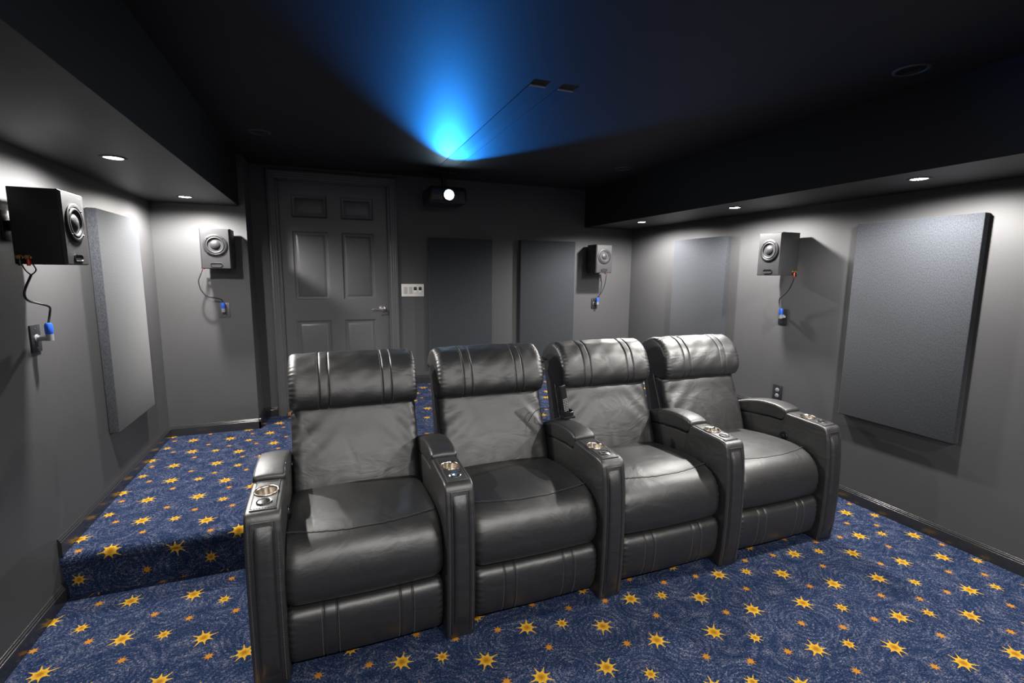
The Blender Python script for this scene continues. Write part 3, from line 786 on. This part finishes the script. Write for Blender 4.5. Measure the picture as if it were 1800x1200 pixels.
def build_arm(root, xa, knob=None):
    """One armrest centred at local x = xa under root (part + sub-parts)."""
    hw = .060
    bm = B(); add_pillow(bm, ARM, hw, .010, .010, frange(-hw, hw, 5), nprof=220, smooth=False, ends=4)
    arm = link_mesh('armrest', bm, LEATHER, None, 32)
    cy, cz, tilt = 1.948-Y0, .6755, math.atan2(.010, .215)
    bm = B(); add_lathe(bm, [(0, -.085), (.0395, -.085), (.0395, .03), (0, .03)], 40, Matrix.Translation((0, cy, cz)))
    cut = link_mesh('cutter', bm, LEATHER, None, 0)
    bm = B(); add_box(bm, -.044, .044, 1.812-Y0, 2.046-Y0, .6640, .6785, .003, 2)
    for v in bm.verts: v.co.z += (v.co.y-cy)*math.tan(tilt)
    plate = link_mesh('console_plate', bm, LEATHER, None, 32)
    for o in (arm, plate):
        bool_cut(o, [cut])
        o.data.shade_smooth(); o.data.set_sharp_from_angle(angle=math.radians(32))
    cm = cut.data; bpy.data.objects.remove(cut); bpy.data.meshes.remove(cm)
    arm.parent = root; arm.location = (xa, 0, 0); plate.parent = arm
    # padded lid behind the console
    def pdisp(x, p, u, q): return .006*max(0, q.y)*math.cos(x/.062*PI/2) + pucker(x, .06, u, 17, .0008, .03)
    bm = B(); add_pillow(bm, PAD, .0605, .014, .012, frange(-.06, .06, 13), nprof=90, disp=pdisp, ends=6)
    pad = link_mesh('arm_pad', bm, LEATHER, arm, 60)
    bm = B()
    for sx in (-1, 1):
        pts = [v for v in loop_points(PAD, sx*.0555, -.0030, n=200) if v.z > .655]
        add_tube(bm, order_path(pts, lambda v: v.y), .0018, 6)
    add_tube(bm, [(x, 2.0475-Y0-.001, .676) for x in frange(-.054, .054, 9)], .0018, 6)
    link_mesh('piping', bm, LEATHER, pad, 60)
    # front insert pad and its piping
    fr = [p for p in ARM if p[1] <= .62 and p[0] < 1.80-Y0+.01][:6]
    zs = frange(.045, .625, 26)
    def yfront(z):
        for (ya, za), (yb2, zb) in zip(ARM[:8], ARM[1:8]):
            if za <= z <= zb: return ya+(yb2-ya)*(z-za)/(zb-za)
        return ARM[7][0]
    bm = B(); rows = []
    nx = 12
    for i, z in enumerate(zs):
        ez = min(1, min(i, len(zs)-1-i)/3.0); row = []
        for k in range(nx+1):
            s = -1+2*k/nx
            b_ = (1-abs(s)**5)*(1-(1-ez)**2)*.0150
            row.append(bm.verts.new((s*.0335, yfront(z)+.002-b_, z)))
        rows.append(row)
    for a, b in zip(rows, rows[1:]):
        for k in range(nx): bm.faces.new((a[k], a[k+1], b[k+1], b[k]))
    ed = [rows[0]+[r[-1] for r in rows[1:]]+rows[-1][-2::-1]+[r[0] for r in rows[-2:0:-1]]][0]
    r = bmesh.ops.extrude_edge_only(bm, edges=list({e for e in bm.edges if e.is_boundary}))
    for v in [g for g in r['geom'] if isinstance(g, bmesh.types.BMVert)]: v.co.y += .004
    link_mesh('front_pad', bm, LEATHER, arm, 50)
    bm = B()
    for sx in (-1, 1): add_tube(bm, [(sx*.0375, yfront(z)-.0006, z) for z in frange(.02, .635, 30)], .0028, 8)
    add_tube(bm, [(x, yfront(.635)-.0006, .635) for x in frange(-.0375, .0375, 6)], .0022, 6)
    link_mesh('piping', bm, LEATHER, arm, 60)
    for sx in (-1, 1):
        bm = B(); dashes(bm, [(sx*.0475, yfront(z)-.0007, z) for z in frange(.02, .64, 30)], .010, .0065, .0010); link_mesh('stitching', bm, STITCH, arm, 0)
        bm = B(); dashes(bm, [(sx*.0405, y-Y0, .6795+(y-Y0-cy)*math.tan(tilt)) for y in frange(1.82, 2.04, 8)], .009, .006, .0009); link_mesh('stitching', bm, STITCH, arm, 0)
    bm = B(); dashes(bm, [(x, 1.819-Y0, .6794+(1.819-Y0-cy)*math.tan(tilt)) for x in frange(-.04, .04, 5)], .009, .006, .0009); link_mesh('stitching', bm, STITCH, arm, 0)
    # cup holder with ribbed steel wall
    M = Matrix.Translation((0, cy, cz+.0035)) @ Matrix.Rotation(tilt, 4, 'X')
    bm = B(); add_lathe(bm, [(.0385, -.002), (.0435, .0), (.0440, .0022), (.0425, .0045), (.0395, .0048), (.0372, .003), (.0362, -.002), (.0345, -.055), (.030, -.066), (.012, -.070), (0, -.070)], 72, M, ribs=(6, 7, .0022))
    link_mesh('cup_holder', bm, WARMSTEEL, arm, 50)
    M = Matrix.Translation((0, 1.862-Y0, .6745)) @ Matrix.Rotation(tilt, 4, 'X')
    bm = B(); add_lathe(bm, [(.0265, 0), (.0270, .003), (.0250, .0048), (.0215, .0042), (.0205, .002)], 40, M)
    ring = link_mesh('control_button', bm, CHROME, arm, 40)
    bm = B(); add_lathe(bm, [(.0208, .0005), (.0200, .0032), (.012, .0040), (0, .0042)], 40, M)
    add_box(bm, -.0012, .0012, 1.845-Y0, 1.879-Y0, .678, .6795)
    # keep the pointer a shallow ridge on the dial
    if len(root.children) < 2 or True:
        link_mesh('dial', bm, CHROME, arm, 40)
    if knob:
        M = Matrix.Translation((knob*hw, 2.046-Y0, .537)) @ Matrix.Rotation(knob*PI/2, 4, 'Y')
        bm = B(); add_lathe(bm, [(.027, -.001), (.027, .003), (.024, .006), (.020, .006), (.018, .003), (0, .003)], 36, M)
        add_lathe(bm, [(.013, .002), (.013, .007), (.011, .0085), (0, .0085)], 28, M)
        kb = link_mesh('recline_button', bm, BLACKPL, arm, 40); kb['label'] = 'round black recline button on the inner side'
    return arm

def build_chair(root):
    """Seat, footrest, backrest, headrest and shell of one recliner under root."""
    bm = B(); add_pillow(bm, SHELL, .292, .012, .012, frange(-.29, .29, 9), nprof=120, ends=4); link_mesh('back_shell', bm, LEATHER, root, 50)
    bm = B(); add_box(bm, -.298, .298, .12, .66, .05, .36, .01); link_mesh('seat_base', bm, RUBBER, root, 40)
    bm = B(); add_pillow(bm, SEAT, .298, .040, .050, stations(.298, 41, ()), nprof=110, disp=seat_disp); seat = link_mesh('seat_cushion', bm, LEATHER, root, 60)
    bm = B(); sp = [seat_seam(x) for x in frange(-.285, .285, 60)]
    add_tube(bm, sp, .0016, 6)
    link_mesh('seam', bm, RUBBER, seat, 60)
    bm = B(); off = [p+Vector((0, .0065, .0018)) for p in sp]; dashes(bm, off, .009, .006, .0010)
    link_mesh('stitching', bm, STITCH, seat, 0)
    bm = B(); add_pillow(bm, FOOT, .293, .028, .030, stations(.293, 41, SEAMS_F), nprof=90, disp=foot_disp); foot = link_mesh('footrest', bm, LEATHER, root, 60)
    for s in SEAMS_F:
        sg = 1 if s in (SEAMS_F[1], SEAMS_F[3]) else -1
        pts = [v for v in loop_points(FOOT, s+sg*.006, .0003, zmin=.05, zmax=.262, ymax=.06, disp=foot_disp)]
        bm = B(); dashes(bm, order_path(pts, lambda v: v.z), .009, .006, .0010); link_mesh('stitching', bm, STITCH, foot, 0)
    bm = B(); add_pillow(bm, BACK, .296, .034, .045, stations(.296, 49, ()), nprof=120, disp=back_disp); back = link_mesh('backrest_cushion', bm, LEATHER, root, 60)
    bm = B(); add_pillow(bm, HEAD, .300, .026, .040, stations(.300, 71, SEAMS_H), nprof=160, disp=head_disp, ends=9); head = link_mesh('headrest', bm, LEATHER, root, 60)
    for s in SEAMS_H:
        sg = 1 if s in (SEAMS_H[1], SEAMS_H[3]) else -1
        pts = [v for v in loop_points(HEAD, s+sg*.006, .0003, zmin=.86, ymax=.72, disp=head_disp) if not (v.y > .70 and v.z < 1.0)]
        pts = [v for v in pts if v.z > 1.0 or v.y < .68]
        bm = B(); dashes(bm, order_path(pts, lambda v: math.atan2(v.z-.97, v.y-.80) % (2*PI)), .009, .006, .0010); link_mesh('stitching', bm, STITCH, head, 0)

CHAIR_X = [.115, .8355, 1.556, 2.2765]
CL = ['leftmost black leather recliner, with two armrests of its own, beside the carpeted step',
      'second black leather recliner from the left, seat shaded in the middle of the row',
      'third black leather recliner from the left, the remote stand beside its backrest',
      'rightmost black leather recliner, nearest the right wall']
chairs = []
c0 = empty('recliner', (CHAIR_X[0], Y0, 0)); chairs.append(c0)
build_chair(c0)
arm_r = build_arm(c0, .36025)
for k in range(1, 4):
    c = copy_tree(c0); c.location.x = CHAIR_X[k]; chairs.append(c)
for c, l in zip(chairs, CL): tag(c, l, 'recliner', 'row of black leather recliners')
build_arm(c0, -.347, knob=1)
for ch in c0.children:                                   # the first back sits a little towards its inner arm
    if ch.name.split('.')[0] in ('backrest_cushion', 'headrest', 'back_shell'): ch.location.x = .011
# the end armrest of the row carries the recline button
for ch in chairs[3].children:
    if ch.name.startswith('armrest'):
        M = Matrix.Translation((-.060, 2.046-Y0, .537)) @ Matrix.Rotation(-PI/2, 4, 'Y')
        bm = B(); add_lathe(bm, [(.027, -.001), (.027, .003), (.024, .006), (.020, .006), (.018, .003), (0, .003)], 36, M)
        add_lathe(bm, [(.013, .002), (.013, .007), (.011, .0085), (0, .0085)], 28, M)
        kb = link_mesh('recline_button', bm, BLACKPL, ch, 40); kb['label'] = 'round black recline button on the inner side'

# ------------------------------------------------------------------ remote in its stand, charging lead
def remote():
    x, y, z = 1.226, 2.300, .7175
    st = empty('remote_stand', (x, y, z)); tag(st, 'small black charging stand on the armrest before the third recliner', 'stand')
    bm = B(); add_box(bm, -.034, .036, -.030, .030, 0, .012, .004)
    link_mesh('base', bm, BLACKPL, st, 40)
    bm = B(); add_lathe(bm, [(.034, .010), (.036, .016), (.0365, .030), (.036, .040), (.032, .042), (.029, .040), (.028, .014), (0, .014)], 32, Matrix.Scale(.72, 4, (0, 1, 0)))
    for v in bm.verts: v.co.z += max(0, v.co.z-.02)*(v.co.y+.0)*9 - max(0, v.co.z-.02)*v.co.x*4
    link_mesh('holder_cup', bm, BLACKPL, st, 40)
    r = empty('remote_control', (x-.006, y+.004, z+.016)); tag(r, 'slim black remote control standing upright in the charging stand', 'remote control')
    r.rotation_euler = (math.radians(-7), math.radians(-6), math.radians(18))
    bm = B(); add_box(bm, -.0215, .0215, -.008, .008, 0, .166, .005, 3); link_mesh('body', bm, BLACKPL, r, 40)
    bm = B(); add_box(bm, -.017, .017, -.0088, -.007, .100, .160, .0008, 1); link_mesh('screen', bm, DARKPL, r, 30)
    for i in range(8):
        for j in range(3):
            bm = B(); add_box(bm, -.0155+j*.0115, -.0075+j*.0115, -.0098, -.007, .020+i*.0092, .0256+i*.0092, .001, 1); link_mesh('key', bm, BUTTON, r, 30)
    bm = B()
    P = catmull([(1.016, 2.352, .703), (1.030, 2.345, .733), (1.052, 2.343, .757), (1.078, 2.343, .769), (1.095, 2.343, .770), (1.100, 2.343, .752), (1.088, 2.340, .728), (1.090, 2.325, .712), (1.120, 2.300, .713), (1.160, 2.292, .7215), (1.194, 2.294, .7245)], 8)
    add_tube(bm, P, .0018, 7)
    tag(link_mesh('charging_cable', bm, CABLE, None, 60), 'thin black charging lead looped behind the armrest by the remote stand', 'cable')
remote()
